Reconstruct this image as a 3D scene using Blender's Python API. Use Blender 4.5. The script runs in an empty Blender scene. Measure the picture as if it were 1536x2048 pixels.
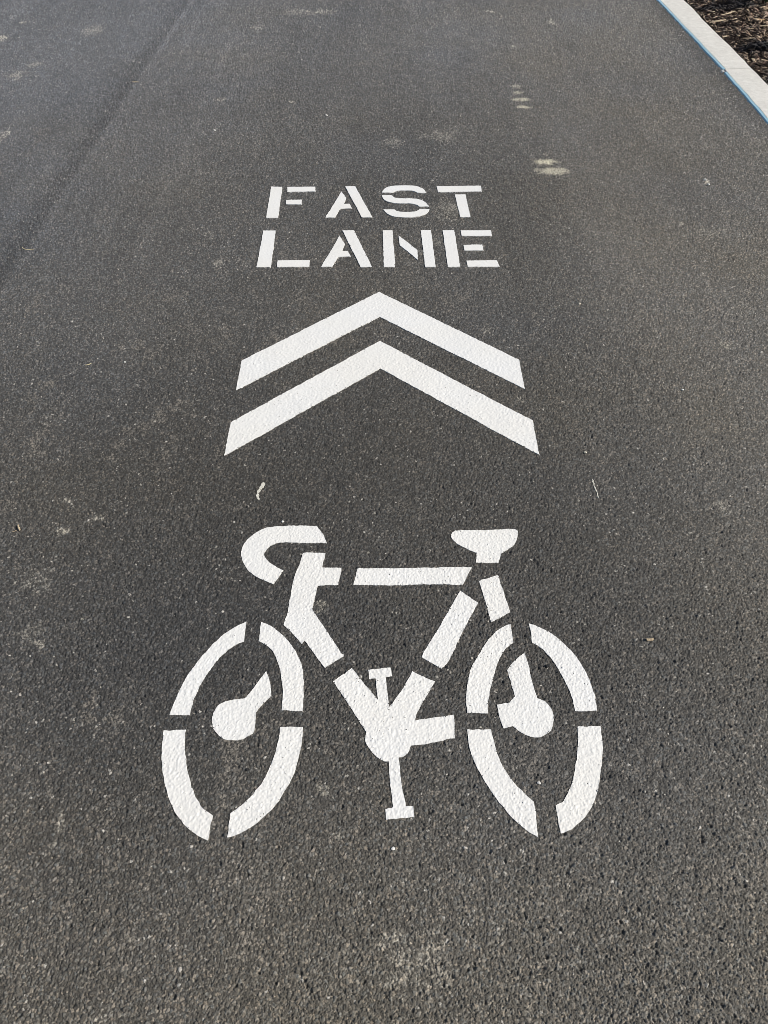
import bpy, math, random
import numpy as np

scene = bpy.context.scene
R = math.radians

# ------------------------------------------------------------------ camera, light, exposure
CAM_H = 1.6
PITCH = 47.675                       # degrees below the horizon
cam_data = bpy.data.cameras.new("camera")
cam_data.sensor_fit = 'VERTICAL'
cam_data.sensor_height = 36.0
cam_data.lens = 36.0 * 1479.0 / 2048.0
cam_data.clip_start = 0.02
cam_data.clip_end = 2000.0
camera = bpy.data.objects.new("camera", cam_data)
camera.location = (0.0, 0.0, CAM_H)
camera.rotation_euler = (R(90.0 - PITCH), 0.0, 0.0)
scene.collection.objects.link(camera)
scene.camera = camera

SUN_ELEV = 41.0
SUN_AZ = math.atan2(0.985, -0.17)    # from +Y towards +X: the sun stands to the right
sun_dir = np.array([math.sin(SUN_AZ) * math.cos(R(SUN_ELEV)), math.cos(SUN_AZ) * math.cos(R(SUN_ELEV)), math.sin(R(SUN_ELEV))])

world = bpy.data.worlds.new("World")
scene.world = world
world.use_nodes = True
wn = world.node_tree.nodes
wl = world.node_tree.links
for n in list(wn):
    wn.remove(n)
sky = wn.new("ShaderNodeTexSky")
sky.sky_type = 'NISHITA'
sky.sun_disc = False
sky.sun_elevation = R(SUN_ELEV)
sky.sun_rotation = SUN_AZ
sky.air_density = 1.0
sky.dust_density = 1.2
bg = wn.new("ShaderNodeBackground")
bg.inputs["Strength"].default_value = 0.08
wo = wn.new("ShaderNodeOutputWorld")
wl.new(sky.outputs[0], bg.inputs["Color"])
wl.new(bg.outputs[0], wo.inputs["Surface"])

sun_data = bpy.data.lights.new("sun", 'SUN')
sun_data.energy = 4.3
sun_data.angle = R(0.53)
sun_data.color = (1.0, 0.94, 0.84)
sun = bpy.data.objects.new("sun", sun_data)
from mathutils import Vector
sun.rotation_euler = Vector(-sun_dir).to_track_quat('-Z', 'Y').to_euler()
sun.location = (20, -4, 20)
scene.collection.objects.link(sun)

scene.view_settings.view_transform = 'Standard'
scene.view_settings.look = 'None'
scene.view_settings.exposure = 0.0
scene.view_settings.gamma = 1.0
scene.view_settings.use_curve_mapping = False
scene.cycles.filter_width = 0.8          # a sharp lens

# ------------------------------------------------------------------ numpy noise
def hash01(ix, iy, seed):
    with np.errstate(over='ignore'):
        h = (ix.astype(np.int64) * 374761393 + iy.astype(np.int64) * 668265263 + seed * 974634777).astype(np.uint64)
        h = (h ^ (h >> np.uint64(13))) * np.uint64(1274126177)
        h = h & np.uint64(0xFFFFFFFF)
        h = (h ^ (h >> np.uint64(16))) * np.uint64(2246822519)
        h = h & np.uint64(0xFFFFFFFF)
        h = h ^ (h >> np.uint64(15))
    return (h & np.uint64(0xFFFFFF)).astype(np.float64) / float(0xFFFFFF)

def vnoise(x, y, size, seed):
    """smooth value noise, about -1..1"""
    fx = x / size; fy = y / size
    ix = np.floor(fx); iy = np.floor(fy)
    tx = fx - ix; ty = fy - iy
    tx = tx * tx * (3 - 2 * tx); ty = ty * ty * (3 - 2 * ty)
    a = hash01(ix, iy, seed); b = hash01(ix + 1, iy, seed)
    c = hash01(ix, iy + 1, seed); d = hash01(ix + 1, iy + 1, seed)
    return 2 * ((a * (1 - tx) + b * tx) * (1 - ty) + (c * (1 - tx) + d * tx) * ty) - 1

def fbm(x, y, size, seed, octaves=4):
    v = 0; amp = 1.0; tot = 0
    for o in range(octaves):
        v = v + amp * vnoise(x + 13.7 * o, y - 7.1 * o, size / 2 ** o, seed + o)
        tot += amp; amp *= 0.55
    return v / tot

def stones(x, y, size, seed):
    """cells of broken stone: distances to the nearest two stones, offset from the nearest, its id"""
    fx = x / size; fy = y / size
    ix = np.floor(fx); iy = np.floor(fy)
    f1 = np.full(x.shape, 9.0); f2 = np.full(x.shape, 9.0)
    ox = np.zeros(x.shape); oy = np.zeros(x.shape)
    gx = np.zeros(x.shape); gy = np.zeros(x.shape)
    for j in (-1, 0, 1):
        for i in (-1, 0, 1):
            cx = ix + i; cy = iy + j
            dx = fx - (cx + 0.1 + 0.8 * hash01(cx, cy, seed))
            dy = fy - (cy + 0.1 + 0.8 * hash01(cx, cy, seed + 1))
            d = np.sqrt(dx * dx + dy * dy)
            closer = d < f1
            f2 = np.where(closer, f1, np.minimum(f2, d))
            f1 = np.where(closer, d, f1)
            ox = np.where(closer, dx, ox); oy = np.where(closer, dy, oy)
            gx = np.where(closer, cx, gx); gy = np.where(closer, cy, gy)
    return f1, f2, ox, oy, gx, gy

SEAM_X = -1.57

def seam_band(x, y):
    c = SEAM_X + 0.014 * vnoise(y, y * 0, 0.9, 71)
    return np.exp(-((x - c) / np.where(x > c, 0.025, 0.085)) ** 2)

def asphalt(x, y, want_colour=False):
    """height in metres of the rolled asphalt, and (on request) its own colour"""
    wx = x + 0.0016 * vnoise(x, y, 0.006, 5); wy = y + 0.0016 * vnoise(x, y, 0.006, 6)
    f1, f2, ox, oy, gx, gy = stones(wx, wy, 0.0066, 11)
    r = hash01(gx, gy, 21)
    tx = hash01(gx, gy, 22) - 0.5; ty = hash01(gx, gy, 23) - 0.5
    edge = f2 - f1
    rough = 1.0 + 0.30 * fbm(x, y, 0.35, 31, 3) + 0.85 * seam_band(x, y) - 0.28 * (x < SEAM_X)
    big = 0.0015 * r + 0.0066 * 1.30 * (tx * ox + ty * oy) - 0.0032 * np.exp(-(edge / 0.17) ** 2) - 0.0008 * f1 * f1
    g1, g2, px, py, hx, hy = stones(wx + 0.31, wy + 0.17, 0.0036, 41)
    q = hash01(hx, hy, 51)
    sx = hash01(hx, hy, 52) - 0.5; sy = hash01(hx, hy, 53) - 0.5
    small = -0.0003 + 0.0012 * q + 0.0036 * 1.4 * (sx * px + sy * py) - 0.0014 * np.exp(-((g2 - g1) / 0.2) ** 2)
    present = r > 0.42
    use_big = present & (big > small)
    h = np.where(use_big, big, small)
    # single stones torn out, leaving a deeper pit
    pit = hash01(gx, gy, 61) > 0.978
    h = np.where(pit, h - 0.0042 * np.exp(-(f1 / 0.5) ** 2), h)
    h = h + 0.00042 * (1 + 0.30 * np.maximum(y, 0)) * vnoise(x, y, 0.0017, 17)
    h = np.clip(h * rough, -0.0060, 0.0026) - 0.0006
    macro = 0.0012 * fbm(x, y, 0.12, 81, 3)
    wave = 0.004 * vnoise(x, y, 1.7, 91) * smooth(2.05, 1.4, x)
    macro = macro * smooth(2.16, 1.95, x) - 0.002 * smooth(SEAM_X + 0.04, SEAM_X - 0.04, x)
    if not want_colour:
        return h, macro + wave
    sid = np.where(use_big, r, q)
    s2 = np.where(use_big, hash01(gx, gy, 24), hash01(hx, hy, 54))
    s3 = np.where(use_big, hash01(gx, gy, 25), hash01(hx, hy, 55))
    return h, macro + wave, s2, s3

def smooth(a, b, v):
    t = np.clip((v - a) / (b - a), 0, 1)
    return t * t * (3 - 2 * t)

# scuffs and dried mud on the road: (x, y, half length x, half length y, strength, yellow)
STAINS = [(0.834, 3.898, 0.062, 0.042, 0.80, 1.0), (0.861, 3.790, 0.076, 0.041, 0.60, 0.8), (0.845, 3.992, 0.024, 0.015, 0.60, 0.2), (0.812, 4.901, 0.028, 0.026, 0.50, 0.8),
          (0.819, 4.784, 0.051, 0.026, 0.65, 0.8), (0.815, 4.663, 0.041, 0.024, 0.65, 0.8), (0.817, 5.013, 0.027, 0.026, 0.35, 0.8), (0.887, 5.797, 0.028, 0.033, 0.60, 0.3),
          (1.236, 6.348, 0.022, 0.076, 0.40, 0.2), (0.809, 6.621, 0.038, 0.040, 0.60, 0.0), (-2.095, 6.176, 0.073, 0.120, 0.30, 0.0), (-2.332, 5.203, 0.063, 0.093, 0.30, 0.0),
          (-2.288, 5.403, 0.058, 0.058, 0.28, 0.1), (-2.686, 5.976, 0.042, 0.068, 0.50, 0.0), (-2.657, 6.348, 0.030, 0.038, 0.50, 0.0), (-0.487, 6.608, 0.114, 0.067, 0.35, 0.1),
          (-0.659, 6.608, 0.107, 0.081, 0.20, 0.1), (-0.918, 6.212, 0.051, 0.073, 0.22, 0.3), (-0.975, 4.776, 0.032, 0.033, 0.35, 0.1), (-0.541, 4.735, 0.021, 0.024, 0.40, 0.3),
          (-0.701, 2.870, 0.029, 0.037, 0.40, 0.0), (-0.774, 3.130, 0.022, 0.027, 0.30, 0.0), (-2.078, 4.208, 0.025, 0.109, 0.40, 0.0), (0.306, 4.243, 0.109, 0.083, 0.18, 0.0),
          (0.046, 4.154, 0.059, 0.067, 0.18, 0.0), (1.465, 3.149, 0.072, 0.074, 0.12, 0.4), (1.355, 3.238, 0.023, 0.024, 0.35, 0.3), (1.591, 3.669, 0.020, 0.028, 0.50, 0.2),
          (1.254, 2.289, 0.026, 0.018, 0.25, 0.6), (0.308, 3.360, 0.060, 0.111, 0.16, 0.2), (0.235, 3.076, 0.031, 0.053, 0.16, 0.1), (-0.168, 1.119, 0.021, 0.019, 0.30, 0.3),
          (-0.946, 1.501, 0.017, 0.014, 0.40, 0.1), (-0.826, 1.436, 0.021, 0.016, 0.40, 0.1), (-0.920, 1.382, 0.016, 0.013, 0.45, 0.2), (-0.936, 1.209, 0.046, 0.037, 0.16, 0.1),
          (-0.777, 1.080, 0.011, 0.015, 0.40, 0.7), (-0.865, 1.005, 0.011, 0.023, 0.30, 0.2), (-0.686, 0.563, 0.014, 0.027, 0.35, 0.2), (-0.688, 0.522, 0.009, 0.012, 0.30, 0.2),
          (-0.134, 0.632, 0.018, 0.018, 0.30, 0.3), (-0.092, 0.548, 0.016, 0.015, 0.30, 0.2), (0.049, 0.306, 0.075, 0.049, 0.22, 0.2), (0.011, 0.348, 0.022, 0.012, 0.30, 0.1),
          (-0.503, 0.224, 0.027, 0.013, 0.35, 0.1), (-0.487, 0.348, 0.016, 0.012, 0.30, 0.1), (0.466, 1.977, 0.017, 0.024, 0.30, 0.0), (0.299, 1.758, 0.016, 0.017, 0.20, 0.1),
          (-0.241, 2.386, 0.015, 0.019, 0.25, 0.1), (0.999, 1.485, 0.021, 0.028, 0.25, 0.1), (0.400, 2.386, 0.026, 0.030, 0.20, 0.1), (1.406, 2.521, 0.047, 0.140, 0.06, 0.7),
          (-0.900, 1.034, 0.044, 0.036, 0.14, 0.1)]

def road_colour(x, y, s2, s3):
    # binder-coated stone, wear and dust away from the freshly sealed middle of the lane; far end also has sheen painted in
    wear_sheen = 0.066 + 0.022 * smooth(1.3, 3.0, y) + 0.030 * smooth(2.6, 6.5, y) \
        + 0.046 * smooth(0.95, 0.25, y) * (0.8 + 0.3 * smooth(-0.5, 0.6, x)) + 0.034 * smooth(0.45, 1.15, x) * smooth(6, 3, y) \
        + 0.018 * smooth(-0.5, -1.1, x)
    wear_sheen = wear_sheen * (1.16 + 0.14 * smooth(3.0, 6.0, y)) * (1.0 + 0.16 * fbm(x, y * 0.6, 0.75, 101, 4) + 0.09 * fbm(x, y * 0.35, 0.22, 111, 3)
                   + 0.10 * fbm(x, y * 0.02, 0.07, 115, 3) * smooth(1.0, 3.0, y))
    wear_sheen = wear_sheen * (1.0 - 0.17 * seam_band(x, y) + 0.16 * np.exp(-((x - SEAM_X - 0.05) / 0.02) ** 2))
    wear_sheen = wear_sheen * (1.0 - 0.28 * np.exp(-((x - 2.14) / 0.10) ** 2))          # darker strip along the kerb
    tone = 0.58 + 1.30 * s2 ** 3 * (0.6 + 0.8 * s3)
    val = wear_sheen * tone
    warm = np.clip(0.35 + 0.5 * smooth(0.2, 1.2, x) + 0.55 * smooth(0.9, 0.2, y) - 0.55 * smooth(-0.9, -1.8, x)
                   - 0.35 * smooth(2.5, 6, y) + 0.5 * fbm(x, y, 0.5, 121, 3), -0.5, 1.3)
    col = np.stack([val * (1.015 + 0.075 * warm), val * (1.0 + 0.01 * warm), val * (0.975 - 0.11 * warm)], -1)
    # reddish and bluish stones here and there
    hue = (s3 - 0.5) * 0.16
    col[..., 0] *= 1 + hue * (s2 > 0.6); col[..., 2] *= 1 - hue * (s2 > 0.6)
    # bare pale chippings
    dust = fbm(x, y, 0.16, 131, 4)
    bare = (s3 > 0.9966 - 0.012 * np.clip(dust, 0, 1) - 0.012 * smooth(1.2, 2.0, x) * smooth(2.5, 4.0, y))
    pale = np.stack([0.30 + 0.25 * s2, 0.285 + 0.24 * s2, 0.25 + 0.23 * s2], -1)
    col = np.where(bare[..., None], pale, col)
    # scattered blotches of dried silt caught on the stones
    blotch = smooth(0.28, 0.60, 0.8 * fbm(x, y * 0.75, 0.085, 141, 3) + 0.35 * fbm(x, y, 0.012, 145, 2)) * smooth(-0.05, 0.35, fbm(x, y, 0.6, 151, 3) + 0.12)
    k = (0.75 * blotch * smooth(0.3, 0.95, s2))[..., None]
    silt = np.array([0.26, 0.235, 0.20])
    col = col * (1 - k) + silt * k
    for (sx, sy, lx, ly, st, yel) in STAINS:
        m = (np.abs(x - sx) < 3.5 * lx) & (np.abs(y - sy) < 3 * ly)
        if not m.any():
            continue
        xs = x[m]; ys = y[m]
        d = np.sqrt(((xs - sx) / lx) ** 2 + ((ys - sy) / ly) ** 2)
        fine = fbm(xs, ys, 0.011, 163, 3); broad = fbm(xs, ys * 0.8, 0.035, 161, 3)
        if yel > 0.75:
            kk = st * smooth(1.25, 0.5, d + 0.55 * broad + 0.35 * fine) * (0.55 + 0.45 * smooth(0.1, 0.6, s2[m]))
        else:
            kk = (1.45 + 0.9 * smooth(2.5, 4.5, sy)) * st * smooth(0.05, 0.75, 1.15 - d + 0.75 * broad + 1.0 * fine) * smooth(1.9, 1.1, d) * (0.12 + 0.88 * smooth(0.4, 0.9, s2[m]))
        kk = np.clip(kk, 0, 0.95)[:, None]
        tint = np.array([0.62, 0.58, 0.50]) * (1 - yel) + np.array([0.74, 0.69, 0.53]) * yel
        col[m] = col[m] * (1 - kk) + tint * kk
    return np.clip(col, 0.008, 0.9)

# ------------------------------------------------------------------ helpers
def make_mesh(name, verts, faces, mat=None, smooth_shade=False, parent=None, origin=(0, 0, 0)):
    me = bpy.data.meshes.new(name)
    o = np.asarray(verts, dtype=np.float64) - np.asarray(origin, dtype=np.float64)
    if isinstance(faces, np.ndarray):
        k = faces.shape[1]
        me.vertices.add(len(o)); me.vertices.foreach_set("co", o.astype(np.float32).ravel())
        me.loops.add(faces.size); me.loops.foreach_set("vertex_index", faces.astype(np.int32).ravel())
        me.polygons.add(len(faces)); me.polygons.foreach_set("loop_start", np.arange(0, faces.size, k, dtype=np.int32))
        me.update(calc_edges=True)
    else:
        me.from_pydata([tuple(v) for v in o], [], faces)
    me.validate()
    if smooth_shade:
        me.polygons.foreach_set("use_smooth", np.ones(len(me.polygons), dtype=bool))
    if mat:
        me.materials.append(mat)
    ob = bpy.data.objects.new(name, me)
    scene.collection.objects.link(ob)
    if parent is not None:
        ob.parent = parent
    else:
        ob.location = origin
    return ob

def tag(ob, label=None, category=None, group=None, kind=None):
    if label: ob["label"] = label
    if category: ob["category"] = category
    if group: ob["group"] = group
    if kind: ob["kind"] = kind
    return ob

def empty(name, loc):
    e = bpy.data.objects.new(name, None)
    e.empty_display_size = 0.1
    e.location = loc
    scene.collection.objects.link(e)
    return e

class Mat:
    def __init__(self, name):
        self.m = bpy.data.materials.new(name); self.m.use_nodes = True
        self.nt = self.m.node_tree
        self.b = self.nt.nodes["Principled BSDF"]
        self.geo = self.n("ShaderNodeNewGeometry")
    def n(self, t, **kw):
        x = self.nt.nodes.new(t)
        for k, v in kw.items():
            setattr(x, k, v)
        return x
    def l(self, a, b):
        self.nt.links.new(a, b)
    def noise(self, scale, detail=3.0, rough=0.55, stretch=None):
        t = self.n("ShaderNodeTexNoise")
        t.inputs["Scale"].default_value = scale; t.inputs["Detail"].default_value = detail; t.inputs["Roughness"].default_value = rough
        if stretch:
            mp = self.n("ShaderNodeMapping"); mp.inputs["Scale"].default_value = stretch
            self.l(self.geo.outputs["Position"], mp.inputs["Vector"]); self.l(mp.outputs[0], t.inputs["Vector"])
        else:
            self.l(self.geo.outputs["Position"], t.inputs["Vector"])
        return t.outputs["Fac"]
    def ramp(self, src, stops):
        r = self.n("ShaderNodeValToRGB")
        e = r.color_ramp.elements
        e[0].position, e[0].color = stops[0][0], (*stops[0][1], 1)
        e[1].position, e[1].color = stops[-1][0], (*stops[-1][1], 1)
        for p, c in stops[1:-1]:
            k = e.new(p); k.color = (*c, 1)
        self.l(src, r.inputs[0])
        return r.outputs[0]
    def mix(self, fac, a, b, mode='MIX'):
        m = self.n("ShaderNodeMix", data_type='RGBA', blend_type=mode)
        for sock, v in ((m.inputs[0], fac), (m.inputs[6], a), (m.inputs[7], b)):
            if hasattr(v, 'is_output'): self.l(v, sock)
            elif isinstance(v, (int, float)): sock.default_value = v
            else: sock.default_value = (*v, 1)
        return m.outputs[2]
    def math(self, op, a, b=None):
        m = self.n("ShaderNodeMath", operation=op)
        for sock, v in ((m.inputs[0], a), (m.inputs[1], b)):
            if v is None: continue
            if hasattr(v, 'is_output'): self.l(v, sock)
            else: sock.default_value = v
        return m.outputs[0]
    def bump(self, src, dist, strength=1.0):
        b = self.n("ShaderNodeBump"); b.inputs["Distance"].default_value = dist; b.inputs["Strength"].default_value = strength
        self.l(src, b.inputs["Height"]); self.l(b.outputs[0], self.b.inputs["Normal"])
    def colour(self, c):
        if hasattr(c, 'is_output'): self.l(c, self.b.inputs["Base Color"])
        else: self.b.inputs["Base Color"].default_value = (*c, 1)
    def rough(self, r, spec=0.5):
        if hasattr(r, 'is_output'): self.l(r, self.b.inputs["Roughness"])
        else: self.b.inputs["Roughness"].default_value = r
        self.b.inputs["Specular IOR Level"].default_value = spec

# ------------------------------------------------------------------ materials
M = {}
a = Mat("asphalt")
att = a.n("ShaderNodeAttribute", attribute_name="stone_colour")
grit = a.noise(900.0, 2.0, 0.6)
coarse = a.n("ShaderNodeAttribute", attribute_name="coarse").outputs["Fac"]
vor = a.n("ShaderNodeTexVoronoi"); vor.inputs["Scale"].default_value = 170.0
a.l(a.geo.outputs["Position"], vor.inputs["Vector"])
tone = a.n("ShaderNodeSeparateColor"); a.l(vor.outputs["Color"], tone.inputs[0])
tone = a.ramp(tone.outputs[0], [(0.0, (0.62, 0.62, 0.62)), (0.6, (0.85, 0.85, 0.85)), (1.0, (1.9, 1.85, 1.75))])
col = a.mix(1.0, att.outputs["Color"], a.ramp(grit, [(0.25, (0.55, 0.55, 0.55)), (0.75, (1.45, 1.45, 1.45))]), 'MULTIPLY')
a.colour(a.mix(coarse, col, a.mix(1.0, col, tone, 'MULTIPLY')))
a.rough(a.math('MULTIPLY_ADD', a.noise(500.0, 1.0), 0.3), 0.32)
a.nt.nodes[-1].inputs[2].default_value = 0.50
b1 = a.n("ShaderNodeBump"); b1.inputs["Distance"].default_value = 0.0035
a.l(coarse, b1.inputs["Strength"]); a.l(a.math('SUBTRACT', 1.0, vor.outputs["Distance"]), b1.inputs["Height"])
a.bump(a.noise(620.0, 3.0, 0.7), 0.0009, 0.8)
b2 = a.nt.nodes[-1]; a.l(b1.outputs[0], b2.inputs["Normal"])
M['asphalt'] = a.m

a = Mat("white road paint")
pat = a.noise(2.6, 3.0)
base = a.ramp(pat, [(0.3, (0.80, 0.79, 0.755)), (0.7, (0.80, 0.805, 0.80))])
pin = a.math('MULTIPLY', a.ramp(a.noise(230.0, 2.0, 0.5), [(0.66, (0, 0, 0)), (0.74, (1, 1, 1))]), a.ramp(a.noise(5.0, 2.0), [(0.48, (0.1, 0.1, 0.1)), (0.66, (1, 1, 1))]))
base = a.mix(a.math('MULTIPLY', pin, 0.55), base, (0.22, 0.23, 0.26))
scuff = a.ramp(a.noise(17.0, 4.0, 0.7), [(0.60, (0, 0, 0)), (0.80, (1, 1, 1))])
base = a.mix(a.math('MULTIPLY', scuff, 0.35), base, (0.56, 0.54, 0.50))
a.colour(base)
a.rough(0.62, 0.4)
a.bump(a.noise(420.0, 3.0, 0.6), 0.0004, 0.3)
M['paint'] = a.m

a = Mat("dried paint drip")
a.colour(a.ramp(a.noise(300.0, 2.0), [(0.3, (0.45, 0.44, 0.38)), (0.7, (0.78, 0.76, 0.68))]))
a.rough(0.7)
M['drip'] = a.m

a = Mat("pale kerb concrete")
c = a.ramp(a.noise(30.0, 5.0, 0.65), [(0.3, (0.66, 0.645, 0.60)), (0.7, (0.80, 0.785, 0.74))])
c = a.mix(a.math('MULTIPLY', a.ramp(a.noise(4.0, 4.0, 0.6), [(0.45, (0, 0, 0)), (0.75, (1, 1, 1))]), 0.35), c, (0.64, 0.615, 0.57))
c = a.mix(a.math('MULTIPLY', a.ramp(a.noise(210.0, 2.0), [(0.62, (0, 0, 0)), (0.72, (1, 1, 1))]), 0.35), c, (0.40, 0.39, 0.37))
a.colour(c)
a.rough(0.9, 0.25)
a.bump(a.noise(140.0, 5.0, 0.7), 0.005, 0.8)
M['concrete'] = a.m

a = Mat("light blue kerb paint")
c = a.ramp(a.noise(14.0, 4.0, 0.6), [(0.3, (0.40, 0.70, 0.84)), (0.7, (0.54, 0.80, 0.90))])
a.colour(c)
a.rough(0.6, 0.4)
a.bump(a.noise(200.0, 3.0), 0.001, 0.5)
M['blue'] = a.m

a = Mat("mulch soil")
a.colour(a.ramp(a.noise(60.0, 4.0, 0.7), [(0.3, (0.012, 0.009, 0.008)), (0.7, (0.06, 0.045, 0.035))]))
a.rough(0.95, 0.1)
a.bump(a.noise(90.0, 4.0, 0.7), 0.02, 1.0)
M['soil'] = a.m

a = Mat("shredded bark")
att = a.n("ShaderNodeAttribute", attribute_name="chip_colour")
a.colour(a.mix(1.0, att.outputs["Color"], a.ramp(a.noise(250.0, 2.0, 0.6), [(0.25, (0.5, 0.5, 0.5)), (0.75, (1.4, 1.4, 1.4))]), 'MULTIPLY'))
a.rough(0.75, 0.35)
M['bark'] = a.m

def plain(name, c0, c1, scale=120.0, rough=0.7, spec=0.3, dist=0.0006):
    a = Mat(name)
    a.colour(a.ramp(a.noise(scale, 3.0, 0.6), [(0.3, c0), (0.7, c1)]))
    a.rough(rough, spec)
    a.bump(a.noise(scale * 2, 3.0), dist, 0.7)
    return a.m
M['wood_tan'] = plain("weathered tan wood", (0.34, 0.26, 0.17), (0.54, 0.44, 0.31))
M['wood_pale'] = plain("pale dry wood", (0.46, 0.36, 0.24), (0.68, 0.57, 0.40))
M['wood_dark'] = plain("dark brown bark", (0.05, 0.03, 0.02), (0.14, 0.085, 0.055))
M['stone_white'] = plain("white stone", (0.70, 0.69, 0.65), (0.82, 0.81, 0.78))
M['stone_cream'] = plain("cream stone", (0.55, 0.50, 0.40), (0.74, 0.69, 0.58))
M['stone_black'] = plain("black stone", (0.012, 0.012, 0.013), (0.03, 0.03, 0.032), rough=0.4)
M['straw'] = plain("dry straw", (0.50, 0.43, 0.27), (0.70, 0.63, 0.42))
M['dry_leaf'] = plain("dry leaf", (0.45, 0.28, 0.14), (0.62, 0.43, 0.25), scale=60.0)
M['leaf'] = plain("green leaf", (0.035, 0.06, 0.02), (0.08, 0.12, 0.04), scale=40.0)

# ------------------------------------------------------------------ road (one sheet out to the horizon)
def build_road():
    F2 = 1479.0
    ct, st = math.cos(R(PITCH)), math.sin(R(PITCH))
    hor = 1024.0 - F2 * st / ct
    def dist_of(v):                     # metres ahead for a viewing angle given as a row
        d = v - 1024.0
        return CAM_H * (F2 * ct - d * st) / (F2 * st + d * ct)
    step = ROAD_STEP
    rows_v = np.arange(-130.0, 2170.0, step)
    ys = dist_of(rows_v)                # far -> near, spacing grows with distance
    half = (768.0 * 1.17) * CAM_H / (ct * (rows_v - hor))
    n_c = int(2 * 768 * 1.17 / step)
    far = [ys[0]]
    while far[-1] < 4000: far.append(far[-1] + (ys[0] - ys[1]) * 1.06 ** len(far))
    near = [ys[-1]]
    while near[-1] > -1500: near.append(near[-1] - (ys[-2] - ys[-1]) * 1.03 ** min(len(near), 130) * 1.25 ** max(0, len(near) - 130))
    far = np.array(far[1:][::-1]); near = np.array(near[1:])
    ya = np.concatenate([far, ys, near])
    ha = np.concatenate([np.full(len(far), half[0]), half, np.full(len(near), half[-1])])
    s = np.linspace(-1, 1, n_c)
    X = ha[:, None] * s[None, :]
    grow = [1.0]
    while len(grow) < 170 or grow[-1] < 3e6: grow.append(grow[-1] + 1.025 ** len(grow) * (1.25 ** max(0, len(grow) - 170)))
    side = ha[:, None] * (2.0 / n_c) * np.array(grow)[None, :]
    X = np.concatenate([-(ha[:, None] + side[:, ::-1]), X, ha[:, None] + side], 1)
    Y = np.repeat(ya[:, None], X.shape[1], 1)
    nr, nc = X.shape
    sx = np.gradient(X, axis=1); sy = np.abs(np.gradient(ya))[:, None]
    coarse = np.maximum(np.maximum(smooth(0.0056, 0.012, sx), smooth(0.034, 0.07, sy)), smooth(1.7, 3.2, sx / sy))      # 1 where the sheet is too coarse to hold single stones
    H = np.empty(X.shape); C = np.empty((nr, nc, 4), dtype=np.float32); C[..., 3] = 1
    for i in range(0, nr, 120):
        xs, yy, cf = X[i:i + 120], Y[i:i + 120], coarse[i:i + 120]
        h, m, s2, s3 = asphalt(xs, yy, True)
        fade = np.exp(-np.maximum(0, np.hypot(xs, yy) - 9) / 6)
        H[i:i + 120] = (h * (1 - cf) - 0.0006 * cf) + m * fade
        s2 = s2 * (1 - cf) + 0.55 * cf; s3 = s3 * (1 - cf) + 0.5 * cf
        C[i:i + 120, :, :3] = road_colour(xs, yy, s2, s3)
    G = coarse.astype(np.float32)
    V = np.stack([X, Y, H], -1).reshape(-1, 3)
    idx = np.arange(nr * nc).reshape(nr, nc)
    Fc = np.stack([idx[1:, :-1], idx[1:, 1:], idx[:-1, 1:], idx[:-1, :-1]], -1).reshape(-1, 4)
    ob = make_mesh("road", V, Fc, M['asphalt'], False)
    at = ob.data.attributes.new("stone_colour", 'FLOAT_COLOR', 'POINT')
    at.data.foreach_set("color", C.reshape(-1))
    at = ob.data.attributes.new("coarse", 'FLOAT', 'POINT')
    at.data.foreach_set("value", G.reshape(-1))
    return tag(ob, "dark grey asphalt road surface with a paving seam and pale dust", None, kind="structure")

ROAD_STEP = 1.35
road = build_road()
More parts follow.
